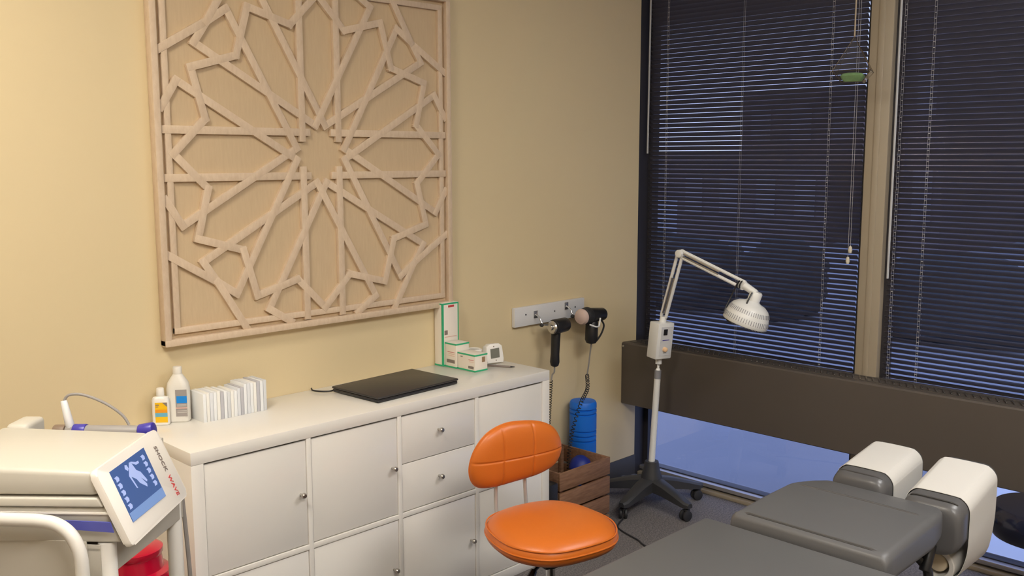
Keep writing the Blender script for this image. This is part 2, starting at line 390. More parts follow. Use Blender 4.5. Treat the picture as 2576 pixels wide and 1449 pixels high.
def bar(p, q, w_=wb, ext=.0105):
    p = Vector(p); q = Vector(q); d = (q - p); L = d.length + 2 * ext; a = math.atan2(d.y, d.x); c = (p + q) / 2
    cnt[0] += 1; top = .0268 + .000013 * cnt[0]
    lat.box((c.x, -(.011 + top) / 2, c.y), (L, top - .011, w_), .0007, rot=Matrix.Rotation(-a, 4, 'Y'))
# one eighth of the pattern, mirrored and swapped into the other seven
EIGHTH = [[(.052, .073), (.556, .073)], [(.098, -.018), (.513, .221)], [(.018, .096), (.450, .338)],
          [(.532, 0), (.423, .108)], [(.423, .108), (.464, .264)], [(.464, .264), (.309, .309)],
          [(.450, .338), (.405, .405)], [(.575, .303), (.405, .405)], [(.513, .221), (.566, .138)]]
for sw in (0, 1):
    for sx in (-1, 1):
        for sz in (-1, 1):
            for p, q in EIGHTH:
                if sw: p = (p[1], p[0]); q = (q[1], q[0])
                bar((p[0] * sx, p[1] * sz), (q[0] * sx, q[1] * sz))
lat.obj('star_lattice', M_artbar, art)

# ------------------------------------------------------------ white storage unit
ku = thing('storage_unit', 'long white cube storage unit with doors and two drawers', 'cabinet', (0.735, -.195, 0))
KD = .388; T = .038; t2 = .016
y0, y1 = -.195, .193
c = MB()
c.bb(-.735, .735, y0, y1, .732, .77, .0015).bb(-.735, .735, y0, y1, 0, .038, .0015)
c.bb(-.735, -.697, y0 + .0002, y1, .038, .732, .001).bb(.697, .735, y0 + .0002, y1, .038, .732, .001)
cw = (1.394 - 3 * t2) / 4
for k in range(1, 4):
    xx = -.697 + k * cw + (k - 1) * t2; c.bb(xx, xx + t2, y0 + .001, y1, .038, .732, .001)
c.bb(-.697, .697, y0 + .0012, y1, .377, .393, .001).bb(-.697, .697, y1 - .005, y1, .038, .732)
c.obj('carcass', M_white, ku)
def knob(par, x, z):
    MB().lathe([(0, 0), (.004, 0), (.0035, .010), (.0075, .013), (.009, .018), (.0085, .023), (.006, .026), (0, .0265)], (x, y0 + .004, z), (0, -1, 0), 20).obj('knob', M_nickel, par)
for k in range(4):
    xa = -.697 + k * (cw + t2) + .0022; xb = xa + cw - .0044
    for zz0, zz1, row in ((.3965, .7255, 1), (.0415, .3735, 0)):
        if k == 2 and row == 1:
            for (za, zb) in ((.5635, .7255), (.3965, .5605)):
                d_ = MB().bb(xa, xb, y0 + .004, y0 + .020, za, zb, .0015).obj('drawer', M_white, ku); knob(d_, (xa + xb) / 2 - .005, (za + zb) / 2 + .008)
        else:
            d_ = MB().bb(xa, xb, y0 + .004, y0 + .020, zz0, zz1, .0015).obj('door', M_white, ku); knob(d_, xb - .022, (zz0 + zz1) / 2)

# ------------------------------------------------------------ things on the storage unit
ZT = .77
lap = thing('laptop', 'closed black laptop lying on the white storage unit', 'laptop', (.876, -.196, ZT), math.radians(3))
MB().bb(-.187, .187, -.122, .122, .0015, .013, .004).obj('base', M_laps, lap)
MB().bb(-.189, .189, -.124, .124, .0135, .0215, .0035).obj('lid', M_laptop, lap)
cb = MB().tube([(.648, -.006, ZT + .006), (.640, -.028, ZT + .004), (.652, -.060, ZT + .004), (.672, -.078, ZT + .004), (.688, -.080, ZT + .0045)], .0028, 8, smooth=6)
cb.xf((Matrix.Translation((.876, -.196, ZT)) @ Matrix.Rotation(math.radians(3), 4, 'Z')).inverted()); cb.obj('power_cord', M_black, lap)

# cards standing upright
x = .177; i = 0
hs = [.090, .091, .090, .090, .092, .086, .088, .083, .087, .082, .088, .089, .098, .099, .098, .097, .100, .099, .100]
proto = {}
for i, hh in enumerate(hs):
    wd = .0103; mi = [0, 2, 1, 0, 2, 3, 0, 4, 2, 0, 1, 3, 0, 1, 0, 2, 3, 0, 4][i]
    o = MB().box((0, 0, hh / 2), (wd, .086, hh), .0008).obj('card_pack', M_card[mi])
    o.location = (x + wd / 2, -.088 + random.uniform(-.0012, .0012), ZT); x += wd + .0013
    tag(o, 'pack of white cards standing upright in the row beside the frosted bottle', 'cards', 'upright card packs')
tray = MB().bb(.1795, x + .003, -.1345, -.042, ZT + .0001, ZT + .0002 + .0008)
# small white bottle
sb = thing('lotion_bottle', 'small white bottle with an orange and blue label', 'bottle', (.078, -.052, ZT), math.radians(-38))
def rrect(hx, hy, r, n=5):
    out = []
    for cx, cy, a0 in ((hx - r, hy - r, 0), (-hx + r, hy - r, PI / 2), (-hx + r, -hy + r, PI), (hx - r, -hy + r, 3 * PI / 2)):
        for k in range(n + 1): a = a0 + k * PI / 2 / n; out.append((cx + r * math.cos(a), cy + r * math.sin(a)))
    return out
def bottle_body(prof):
    m = MB(); m.loft([[(x, y, z) for x, y in rrect(hx, hy, r)] for hx, hy, r, z in prof]); return m
bottle_body([(.022, .012, .009, 0), (.025, .0145, .011, .003), (.025, .0145, .011, .078), (.022, .013, .011, .086), (.012, .011, .0105, .089), (.0095, .0095, .0094, .092)]).obj('body', M_whitep, sb)
MB().lathe([(0, 0), (.0115, 0), (.0118, .002), (.011, .021), (.010, .023), (0, .023)], (0, 0, .0915), (0, 0, 1), 24).obj('cap', M_whitep, sb)
def patch(name, m, par, x0, x1, z0, z1, y=-.0147, th=.0004):
    return MB().bb(x0, x1, y - th, y, z0, z1).obj(name, m, par)
patch('label', M_lbly, sb, -.014, .022, .010, .072)
patch('label_band', M_lbllb, sb, -.014, .022, .028, .040, -.0152)
patch('label_panel', M_lblo, sb, -.014, .022, .041, .050, -.0152)
MB().prism([(.008, .072), (.022, .072), (.022, .058)], .0152, .0156, mtx=ROT).obj('label_corner', M_ink, sb)
patch('label_print', M_ink, sb, -.012, -.002, .063, .066, -.0152)
patch('label_print', M_ink, sb, -.012, -.004, .058, .060, -.0152)
# large frosted bottle
lb = thing('frosted_bottle', 'tall frosted plastic bottle with a grey and blue label', 'bottle', (.137, -.050, ZT), math.radians(-38))
bottle_body([(.031, .022, .016, 0), (.034, .025, .019, .004), (.034, .025, .019, .105), (.031, .023, .019, .122), (.020, .017, .0165, .140), (.0135, .0135, .0134, .150)]).obj('body', M_trans, lb)
MB().lathe([(0, 0), (.0135, 0), (.0138, .003), (.0132, .020), (.012, .022), (0, .022)], (0, 0, .1502), (0, 0, 1), 24).obj('cap', M_trans, lb)
patch('label', M_lblg, lb, -.004, .030, .020, .104, -.0252)
patch('label_band', M_lblb, lb, -.001, .030, .062, .084, -.0257)
patch('label_stripe', M_inkpink, lb, -.004, .030, .045, .048, -.0257)
for z in (.052, .056, .032, .037): patch('label_print', M_paper, lb, .000, .028, z, z + .0012, -.0257)

# green-trimmed boxes
def gbox(name, label, x0, x1, y0_, y1_, h, prints):
    r = thing(name, label, 'box', ((x0 + x1) / 2, (y0_ + y1_) / 2, ZT)); a = (x1 - x0) / 2; b = (y1_ - y0_) / 2
    MB().bb(-a, a, -b, b, .0, h, .001).obj('carton', M_box, r)
    w2 = .006
    for za in (.001, h - w2 - .0005): MB().bb(-a - .0006, a + .0006, -b - .0006, b + .0006, za, za + w2).obj('green_edging', M_green, r)
    for (face, u0, u1, z0, z1, m) in prints:
        if face == 'x': MB().bb(-a - .001, -a - .0003, u0, u1, z0, z1).obj('printed_mark', m, r)
        else: MB().bb(u0, u1, -b - .001, -b - .0003, z0, z1).obj('printed_mark', m, r)
    return r, a, b
r, a, b = gbox('tall_box', 'tall white box with green edges, standing against the wall', 1.222, 1.305, -.052, -.004, .250, [('y', -.012, .018, .232, .240, M_inkred), ('y', -.032, -.016, .125, .142, M_ink), ('y', -.031, .03, .115, .117, M_inkpink)])
MB().bb(-a - .0008, -a + .006, -b - .0008, -b + .006, 0.001, .245).obj('green_corner', M_green, r); MB().bb(a - .004, a + .0008, -b - .0008, -b + .004, 0.001, .245).obj('green_corner', M_green, r)
gbox('carton', 'white carton with green edges between the tall box and the small front carton', 1.232, 1.300, -.118, -.0545, .098, [('x', -.024, .022, .020, .033, M_ink), ('x', -.024, .018, .062, .0635, M_inkred), ('x', -.024, .012, .055, .0565, M_inkpink), ('x', -.024, .016, .048, .0495, M_inkpink)])
gbox('carton', 'low white carton with green edges, frontmost of the three boxes', 1.238, 1.303, -.218, -.1205, .068, [('x', -.042, -.012, .012, .022, M_ink), ('x', -.042, -.014, .045, .0465, M_inkred), ('x', -.042, -.018, .038, .0395, M_inkpink), ('x', .02, .032, .052, .055, M_ink), ('y', .004, .020, .036, .056, M_brownp)])
# coiled white cuff hose behind the cartons
cu = thing('coiled_cuff', 'white coiled cuff and hose lying behind the low carton', 'cuff', (1.352, -.088, ZT))
m = MB()
for k in range(4):
    m.tube([(.036 * math.cos(a_) * (1 - .06 * k), .028 * math.sin(a_), .012 + k * .013) for a_ in [2 * PI * j / 24 for j in range(25)]], .0075, 8)
m.obj('hose', M_whitep, cu)
MB().lathe([(0, 0), (.026, 0), (.028, .004), (.028, .05), (.024, .056), (0, .058)], (0, 0, 0), (0, 0, 1), 24).obj('cuff', M_paper, cu)
# blood pressure monitor
bm_ = thing('blood_pressure_monitor', 'small white monitor with a square grey display', 'monitor', (1.402, -.150, ZT), math.radians(-14))
pr_ = [(-.036, .003), (.038, .003), (.041, .02), (.036, .070), (.022, .080), (-.020, .080), (-.036, .070), (-.040, .02)]
MB().prism(pr_, -.018, .018, .006, mtx=Matrix.Rotation(PI / 2 - .14, 4, 'X')).obj('housing', M_whitep, bm_)
TM = Matrix.Rotation(PI / 2 - .14, 4, 'X')
MB().prism([(-.020, .022), (.020, .024), (.020, .062), (-.020, .060)], .0181, .0192, mtx=TM).obj('display', M_lcd, bm_)
for (u, v) in ((-.004, .069), (.003, .014)): MB().prism([(u - .0025, v - .002), (u + .0025, v - .002), (u + .0025, v + .002), (u - .0025, v + .002)], .0181, .0189, mtx=TM).obj('button', M_ink, bm_)
pn = thing('pen', 'slim dark grey pen lying in front of the white monitor', 'pen', (1.372, -.214, ZT + .0045), math.radians(-60))
MB().cyl((-.05, 0, 0), (.045, 0, 0), .004, n=12, bev=.001).obj('barrel', M_ink, pn)
MB().cyl((.0452, 0, 0), (.062, 0, 0), .0036, .0012, n=12).obj('tip', M_blackr, pn)
MB().bb(-.048, -.012, -.001, .001, .0041, .0062).obj('clip', M_steel, pn)

# ------------------------------------------------------------ wall rack with two percussion massagers
rk = thing('wall_rack', 'short white board rack screwed to the cream wall', 'rack', (1.881, 0, .862))
RA = math.radians(1.2)
MB().box((0, -.0105, .0445), (.452, .019, .083), .002).obj('board', M_rack, rk)
for (xx, zz) in ((-.159, .052), (.024, .047), (.162, .050)):
    MB().lathe([(0, 0), (.004, 0), (.0035, .0015), (0, .002)], (xx, -.020, zz), (0, -1, 0), 12).obj('screw', M_screw, rk)
def hook(par, x, z, L=.07):
    h = MB()
    h.bb(x - .012, x + .012, -.0235, -.0202, z - .016, z + .016, .001)
    h.tube([(x, -.022, z), (x, -.045, z - .012), (x, -.055, z - .03), (x + .01, -.062, z - .042), (x + L, -.068, z - .046)], .0035, 8, smooth=5)
    h.obj('hook', M_steel, par)
    MB().lathe([(0, -.009), (.006, -.007), (.009, 0), (.006, .007), (0, .009)], (x - .004, -.062, z - .042), (1, 0, 0), 14).obj('hook_ball', M_blackr, par)
hook(rk, -.100, .047); hook(rk, .100, .062, .05)
g1 = thing('percussion_massager', 'black percussion massager with ringed motor end hanging on the left of the rack', 'massager', (1.848, -.095, .860))
MB().cyl((-.045, -.01, 0), (.048, .0, 0), .033, .031, 28, .006).obj('motor_housing', M_black, g1)
MB().lathe([(.012, 0), (.027, 0), (.028, .004), (.024, .009), (.012, .009)], (-.047, -.010, 0), (-1, 0, 0), 28).obj('ring', M_steel, g1)
MB().lathe([(0, 0), (.010, 0), (.010, .018), (0, .018)], (-.047, -.010, 0), (-1, 0, 0), 20).obj('shaft', M_steel, g1)
MB().lathe([(.0302, 0), (.0312, .002), (.0312, .006), (.0302, .008)], (-.030, -.009, 0), (-1, .05, 0), 28).obj('trim_ring', M_lampg, g1)
MB().lathe([(0, 0), (.016, 0), (.021, .006), (.0205, .02), (.019, .10), (.021, .135), (.017, .150), (.010, .155), (0, .155)], (-.016, 0, -.022), (-.055, 0, -1), 24).obj('handle', M_black, g1)
MB().tube([(-.025, 0, -.176), (-.026, 0, -.20), (-.028, .01, -.215), (-.032, .012, -.24)], .0035, 8, smooth=5).obj('power_lead', M_hose, g1)
MB().tube(coil((-.032, .012, -.24), (-.038, .020, -.44), 18, .0065, .002), .0017, 6).obj('coiled_cord', M_black, g1)
g2 = thing('percussion_massager', 'black percussion massager with round pink pad hanging on the right of the rack', 'massager', (2.045, -.095, .880))
MB().cyl((-.045, -.012, .004), (-.008, -.006, .002), .036, .040, 28, .006).obj('gear_head', M_blackr, g2)
MB().cyl((-.010, -.006, .002), (.105, 0, -.004), .035, .029, 28, .006).obj('motor_housing', M_black, g2)
MB().lathe([(0, 0), (.026, 0), (.034, .004), (.036, .012), (.030, .024), (.016, .030), (0, .031)], (-.047, -.012, .004), (-1, -.12, -.05), 28).obj('pad', M_pink, g2)
MB().lathe([(0, 0), (.016, 0), (.018, .003), (.012, .012), (0, .014)], (.1052, 0, -.004), (1, 0, 0), 20).obj('end_cap', M_steel, g2)
MB().lathe([(0, 0), (.024, 0), (.028, .006), (.0285, .05), (.029, .085), (.022, .10), (.008, .105), (0, .105)], (.028, 0, -.026), (-.05, 0, -1), 24).obj('handle', M_black, g2)
MB().tube([(-.040, -.045, -.03), (-.01, -.052, -.042), (.02, -.045, -.045), (.032, -.040, -.035), (.040, -.038, -.010)], .0038, 8, smooth=5).obj('support_arm', M_lampw, g2)
MB().tube([(.082, -.01, -.028), (.100, -.01, -.055), (.086, -.008, -.09), (.060, -.004, -.118), (.042, 0, -.128)], .0042, 8, smooth=5).obj('strap', M_blackr, g2)
MB().tube([(.024, 0, -.132), (.034, .015, -.18), (.037, .025, -.235), (.036, .033, -.282)], .0035, 8, smooth=5).obj('power_lead', M_hose, g2)
CP = crom([Vector(p) - Vector((2.045, -.095, .880)) for p in ((2.081, -.062, .598), (2.008, -.126, .556), (1.915, -.168, .515), (1.850, -.18, .415), (1.822, -.185, .33), (1.800, -.2, .25), (1.792, -.21, .18))], 90)
out = []
for q_, p in enumerate(CP):
    t = (CP[min(len(CP) - 1, q_ + 1)] - CP[max(0, q_ - 1)]).normalized(); u = t.cross(Vector((0, 1, 0))).normalized(); v = t.cross(u)
    a = 2 * PI * q_ / 14.0; out.append(p + (u * math.cos(a) + v * math.sin(a)) * .0078)
MB().tube(out, .0018, 6).obj('coiled_cord', M_black, g2)

# ------------------------------------------------------------ crate, roller, case
cr = thing('wooden_crate', 'brown slatted wooden crate on the floor between storage unit and window', 'crate', (1.712, -.232, 0))
cx, cy, ch = .158, .140, .330
for k in range(4):
    z0 = .004 + k * .084
    MB().bb(-cx, cx, -cy, -cy + .010, z0, z0 + .074, .0015).obj('slat', M_crate, cr)
    MB().bb(-cx, cx, cy - .010, cy, z0, z0 + .074, .0015).obj('slat', M_crate, cr)
    MB().bb(cx - .010, cx, -cy + .0105, cy - .0105, z0, z0 + .074, .0015).obj('slat', M_crate, cr)
    MB().bb(-cx, -cx + .010, -cy + .0105, cy - .0105, z0, z0 + .074, .0015).obj('slat', M_crate, cr)
for sx in (-1, 1):
    for sy in (-1, 1):
        MB().box((sx * (cx - .020), sy * (cy - .020), .165), (.018, .018, .32), .001).obj('corner_post', M_crate, cr)
MB().bb(-cx + .011, cx - .011, -cy + .011, cy - .011, .002, .010).obj('bottom_board', M_crate, cr)
t = MB()
X_ = [-.115 + .0255 * i for i in range(10)]
t.loft([[(X_[i], -.100, .0) for i in range(10)], [(X_[i], -.105 + .004 * (i % 2), .12) for i in range(10)],
    [(X_[i], -.085 + .006 * (i % 3), .262 - .006 * (i % 2) - .0095 * i) for i in range(10)], [(X_[i], .0 + .004 * (i % 2), .255 - .005 * (i % 3) - .0095 * i) for i in range(10)],
    [(X_[i], .085, .27 - .004 * (i % 2) - .0095 * i) for i in range(10)], [(X_[i], .100, .0) for i in range(10)]], False, False, closed=False)
pb = t.obj('paper_bag', M_brownp, None, loc=(1.705, -.232, .012))
tag(pb, 'crumpled brown paper bag inside the wooden crate', 'bag')
bl = MB().lathe([(0, -.05), (.02, -.046), (.04, -.03), (.05, 0), (.04, .03), (.02, .046), (0, .05)], (0, 0, .05), (0, 0, 1), 24).obj('foam_ball', M_navy)
bl.location = (1.806, -.262, .226); 
tag(bl, 'dark blue ball resting on the paper in the right of the wooden crate', 'ball')
fr_ = thing('foam_roller', 'tall ribbed blue foam roller standing upright against the wall behind the crate', 'roller', (2.028, -.085, 0))
pf = [(.0, .0), (.056, 0), (.0605, .005)]
def grooves(z0, n, step):
    o = []
    for k in range(n):
        z = z0 + k * step; o += [(.0615, z), (.0545, z + .0035), (.0545, z + .0065), (.0615, z + .010)]
    return o
pf += grooves(.05, 4, .022) + grooves(.20, 3, .022) + grooves(.335, 3, .024) + [(.0615, .46)] + grooves(.468, 2, .022) + [(.0612, .522), (.056, .532), (.030, .535), (0, .5355)]
pf = [(a, b * .925) for a, b in pf]
MB().lathe(pf, (0, 0, 0), (.0, .0, 1), 48).obj('foam_sleeve', M_blue, fr_)
bc = thing('black_case', 'narrow black case between the storage unit and wooden crate', 'case', (1.513, -.245, 0))
MB().bb(-.028, .028, -.13, .13, 0, .30, .008).obj('body', M_black, bc)
MB().tube([(0, -.05, .299), (0, -.045, .322), (0, .045, .322), (0, .05, .299)], .005, 8, smooth=5).obj('handle', M_blackr, bc)

# ------------------------------------------------------------ mineral heat lamp on stand
LX, LY = 2.262, -.300
lamp = thing('heat_lamp', 'white adjustable heat lamp on a rolling five-legged black base', 'lamp', (LX, LY, 0))
bs = MB().lathe([(0, .078), (.056, .078), (.052, .12), (.038, .165), (.031, .205), (.0, .205)], n=24)
bs.obj('base_hub', M_cast, lamp)
for k in range(5):
    a = math.radians(-102 + 72 * k); ca, sa = math.cos(a), math.sin(a); m = MB()
    rings = []
    for (r_, hw, z0, z1) in ((.02, .038, .075, .135), (.10, .031, .072, .120), (.18, .026, .062, .098), (.235, .023, .056, .082), (.255, .013, .058, .078)):
        rings.append([(r_ * ca - y_ * sa, r_ * sa + y_ * ca, z_) for y_, z_ in ((-hw, z0), (hw, z0), (hw, z1 - .008), (hw * .6, z1), (-hw * .6, z1), (-hw, z1 - .008))])
    m.loft(rings); lg = m.obj('leg', M_cast, lamp)
    cxx, cyy = .238 * ca, .238 * sa; q = random.uniform(0, 6)
    w = MB(); d = Vector((math.cos(q), math.sin(q), 0)); pv = Vector((-d.y, d.x, 0))
    for s_ in (-1, 1): w.cyl(Vector((cxx, cyy, .024)) + d * s_ * .006 + pv * .010, Vector((cxx, cyy, .024)) + d * s_ * .018 + pv * .010, .024, n=20, bev=.003)
    w.cyl((cxx, cyy, .03), (cxx, cyy, .066), .006, n=10)
    w.box(Vector((cxx, cyy, .046)) + pv * .004, (.022, .022, .012), .003)
    w.obj('caster', M_blackr, lg)
PB = Vector((0, 0, .20)); PT = Vector((.012, -.018, .655)); dr = (PT - PB).normalized()
MB().cyl(PB, PB.lerp(PT, .86), .0145, n=20).obj('pole', M_lampw, lamp)
MB().cyl(PB.lerp(PT, .861), PB.lerp(PT, .945), .0155, .0150, 20).obj('collar', M_lampg, lamp)
MB().cyl(PB.lerp(PT, .946), PB.lerp(PT, .965), .0115, .008, 16).cyl(PB.lerp(PT, .966), PB.lerp(PT, 1.01), .0055, .0055, 12).lathe([(0, 0), (.0145, 0), (.0145, .028), (.010, .034), (0, .034)], PB.lerp(PT, 1.011), dr, 20).obj('swivel_stem', M_lampw, lamp)
BXB = PB.lerp(PT, 1.011) + dr * .035
FACE = Matrix.Rotation(math.radians(-12), 4, 'Z')
lean = Matrix.Translation(BXB) @ Vector((0, 0, 1)).rotation_difference(Vector((.02, -.09, 1))).to_matrix().to_4x4() @ Matrix.Rotation(math.radians(-12), 4, 'Z')
ub = MB().bb(-.049, .044, -.032, .030, -.006, .158, .005).xf(lean).obj('control_box', M_lampw, lamp)
MB().bb(-.032, .034, -.0335, -.032, .010, .142).xf(lean).obj('control_panel', M_rack, ub)
MB().bb(-.018, .004, -.036, -.0336, .105, .132, .001).xf(lean).obj('switch', M_black, ub)
MB().bb(-.020, .020, -.0345, -.0336, .080, .083).xf(lean).obj('panel_marking', M_purple, ub)
MB().lathe([(0, 0), (.011, 0), (.010, .012), (.004, .016), (0, .016)], (-.004, -.0336, .040), (0, -1, 0), 20).xf(lean).obj('timer_knob', M_led, ub)
top_ = lean @ Vector((0, 0, .152))
MB().cyl(top_, top_ + Vector((.001, -.004, .032)), .017, .014, 20).obj('arm_socket', M_lampw, lamp)
A = top_ + Vector((.001, -.004, .030))
E1 = Vector((2.255 - LX, -.437 - LY, 1.168))
hd = Vector((2.27 - LX, -.748 - LY, 1.055))
def twin(p, q, name, sep=.011):
    m = MB(); p = Vector(p); q = Vector(q); d = (q - p).normalized(); s_ = d.cross(Vector((1, 0, 0))).normalized() * sep
    for k in (-1, 1): m.tube([p + s_ * k, q + s_ * k], .0074, 8)
    o = m.obj(name, M_lampw, lamp)
    sm = MB()
    for k in (-.4, .4): sm.tube([p.lerp(q, .06) + s_ * k * 1.0 + Vector((-.006, 0, 0)), p.lerp(q, .62) + s_ * k + Vector((-.006, 0, 0))], .0032, 8)
    sm.obj('spring', M_nickel, o)
    return o
twin(A, E1, 'lower_arm', .013); twin(E1, hd, 'upper_arm', .014)
MB().cyl(E1 + Vector((-.018, 0, 0)), E1 + Vector((.018, 0, 0)), .017, n=20, bev=.002).obj('elbow_joint', M_lampw, lamp)
NK = Vector((2.275 - LX, -.800 - LY, 1.027))
MB().cyl(hd + Vector((-.010, .006, 0)), hd + Vector((.010, .006, 0)), .018, n=18).cyl(hd, NK, .0165, .014, 20).obj('head_joint', M_lampw, lamp)
HT = Vector((2.275 - LX, -.797 - LY, 1.018)); ax = Vector((-.16, .30, -1)).normalized()
hp = [(0, -.016), (.022, -.016), (.026, -.010), (.026, .024), (.034, .030), (.056, .037), (.074, .050), (.086, .074), (.093, .104), (.0945, .122), (.0925, .124), (.090, .104), (.082, .076), (.070, .054), (.050, .042), (.0, .038)]
MB().lathe(hp, HT, ax, 56).obj('lamp_shade', M_lampw, lamp, ang=50)
q = Vector((0, 0, 1)).rotation_difference(ax).to_matrix().to_4x4(); HM = Matrix.Translation(HT) @ q
v_ = MB()
for k in range(56):
    a = 2 * PI * k / 56
    for (rr, z, hl, tl) in ((.0935, .100, .010, .2), (.0835, .0655, .009, .42)):
        v_.box((0, 0, 0), (.0010, .0022, hl * 2))
        vs = v_.bm.verts[-8:] if hasattr(v_.bm.verts, '__getitem__') else []
        v_.bm.verts.ensure_lookup_table(); vs = v_.bm.verts[-8:]
        mm = HM @ Matrix.Rotation(a, 4, 'Z') @ Matrix.Translation((rr, 0, z)) @ Matrix.Rotation(tl, 4, 'Y')
        bmesh.ops.transform(v_.bm, matrix=mm, verts=vs)
v_.obj('vent_slots', M_lampg, lamp)
gm = MB()
for k in range(-5, 6):
    x_ = k * .015; L = math.sqrt(max(.0, .088 ** 2 - x_ ** 2)); gm.cyl((x_, -L, .126), (x_, L, .126), .0012, n=6); gm.cyl((-L, x_, .128), (L, x_, .128), .0012, n=6)
gm.xf(HM).obj('wire_guard', M_steel, lamp)
MB().cyl((0, 0, .060), (0, 0, .075), .045, n=32).xf(HM).obj('heating_plate', M_lampg, lamp)
cpts = [hd + Vector((-.02, .02, .012)), hd + Vector((-.03, .045, -.05)), hd + Vector((-.06, .055, -.11)), hd + Vector((-.075, .02, -.145)), hd + Vector((-.075, -.025, -.125)), hd + Vector((-.05, -.045, -.06)), hd + Vector((-.022, -.05, -.022))]
MB().tube(cpts, .0033, 8, smooth=7).obj('cable', M_black, lamp)
for k in (.0, .012): MB().lathe([(.017, -.003), (.020, -.002), (.020, .002), (.017, .003)], hd + Vector((0, .012 + k, .003)), (0, 1, .3), 16).obj('cable_tie', M_black, lamp)
fc = MB().tube([(2.062, -.318, .004), (2.0, -.335, .004), (1.93, -.37, .004), (1.90, -.43, .004), (1.875, -.52, .004), (1.85, -.57, .004), (1.80, -.72, .004), (1.70, -1.0, .004)], .0035, 8, smooth=6)
fc.xf(Matrix.Translation((-LX, -LY, 0))); fc.obj('power_cord', M_blackr, lamp)
pa = thing('power_adapter', 'small dark power strip on the floor in the corner behind the lamp base', 'power strip', (2.435, -.072, 0), math.radians(-15))
MB().bb(-.085, .055, -.025, .025, .0, .032, .004).obj('housing', M_cast, pa)
MB().bb(-.075, -.045, -.015, .015, .0322, .046, .003).obj('plug', M_steel, pa)
MB().bb(-.015, .015, -.015, .015, .0322, .044, .003).obj('plug', M_steel, pa)

# ------------------------------------------------------------ orange task chair
chair = thing('task_chair', 'orange leather task chair with low rounded back and chrome post', 'chair', (.822, -.990, 0), math.radians(-13))
def pad(outline, thick, dome, grooves_, nr=36, seamz=None, dish=0.0):
    """outline: closed list of 2D points; returns MB, top surface at +z"""
    m = MB(); n = len(outline); c = sum((Vector(p) for p in outline), Vector((0, 0))) / n
    O = [Vector(p) - c for p in outline]
    def groove(x, y):
        g = 0
        for f in grooves_: g = max(g, math.exp(-(f(x, y) / .0030) ** 2))
        return g
    rings = []
    for side in (1, -1):
        rs = []
        for i in range(nr + 1):
            u = i / nr; rr = math.sin(u * PI / 2) if True else u
            s_ = rr
            zz = (1 - rr ** 6) ** .5 if rr < 1 else 0
            ring = []
            for p in O:
                x_, y_ = p.x * s_, p.y * s_
                z = side * thick / 2 * zz
                if side > 0: z += dome * (1 - rr * rr) - dish * (1 - rr * rr) ** 2 * 0; z -= .0032 * groove(x_ + c.x, y_ + c.y) * min(1, (1 - rr) * 12 + .25)
                else: z = side * thick / 2 * zz
                ring.append((x_ + c.x, y_ + c.y, z))
            rs.append(ring)
        rings.append(rs)
    seq = rings[0][1:][:] ; seq = seq + rings[1][1:-1][::-1]
    t0 = rings[0][1]; t1 = rings[1][1]
    m.loft(seq, True, True)
    return m
def smoothloop(pts, k=8):
    P = [Vector(p) for p in pts]; n = len(P); out = []
    for i in range(n):
        p0, p1, p2, p3 = P[i - 1], P[i], P[(i + 1) % n], P[(i + 2) % n]
        for j in range(k):
            t = j / k; out.append(0.5 * ((2 * p1) + (p2 - p0) * t + (2 * p0 - 5 * p1 + 4 * p2 - p3) * t * t + (3 * p1 - p0 - 3 * p2 + p3) * t ** 3))
    return out
seat_o = smoothloop([(.0, -.205), (.12, -.185), (.190, -.10), (.200, .0), (.175, .10), (.11, .165), (.0, .185), (-.11, .165), (-.175, .10), (-.200, .0), (-.190, -.10), (-.12, -.185)], 8)
st = pad(seat_o, .086, .012, [], 30)
st.xf(Matrix.Translation((0.0, 0.012, .474)) @ Matrix.Diagonal((.93, .96, 1, 1))); so = st.obj('seat', M_orange, chair, ang=80)
pp = MB().tube([(p.x * .93, p.y * .96 + .012, .474) for p in seat_o] + [(seat_o[0].x * .93, seat_o[0].y * .96 + .012, .474)], .0028, 8); pp.obj('piping', M_orange, so)
pp = MB().tube([(p.x * .916, p.y * .946 + .012, .495) for p in seat_o] + [(seat_o[0].x * .916, seat_o[0].y * .946 + .012, .495)], .0024, 8); pp.obj('piping', M_orange, so)
bo = smoothloop([(-.172, .640), (-.160, .700), (-.118, .752), (-.055, .776), (.012, .776), (.085, .763), (.142, .734), (.175, .686), (.178, .645), (.154, .608), (.090, .586), (.0, .578), (-.100, .574), (-.150, .592)], 20)
BK = pad(bo, .046, .010, [lambda x_, y_: x_ + .062 + (y_ - .67) * .05, lambda x_, y_: x_ - .052 + (y_ - .67) * .05, lambda x_, y_: y_ - .668], 110)
BM = Matrix.Translation((0, .205, -.009)) @ Matrix.Translation((0, 0, .67)) @ Matrix.Rotation(math.radians(7), 4, 'X') @ Matrix.Translation((0, 0, -.67)) @ Matrix.Rotation(PI / 2, 4, 'X')
BM = BM @ Matrix.Translation((.008, .0, 0)) @ Matrix.Diagonal((.962, 1, 1, 1)); BK.xf(BM); bko = BK.obj('backrest', M_orange, chair, ang=80)
pts = [BM @ Vector((p.x, p.y, -.002)) for p in bo]; MB().tube(pts + [pts[0]], .0026, 8).obj('piping', M_orange, bko)
for s_ in (-1, 1):
    MB().tube([(s_ * .030, .02, .408), (s_ * .048, .14, .412), (s_ * .055, .195, .43), (s_ * .056, .218, .48), (s_ * .054, .225, .56), (s_ * .05, .226, .64)], .0062, 10, smooth=6).obj('back_rod', M_rod, chair)
MB().bb(-.07, .07, -.08, .08, .402, .4345, .004).obj('seat_plate', M_cast, chair)
MB().cyl((0, 0, .18), (0, 0, .398), .014, n=20).obj('gas_piston', M_chrome, chair)
MB().cyl((0, 0, .372), (0, 0, .385), .026, n=24).obj('piston_collar', M_blackr, chair)
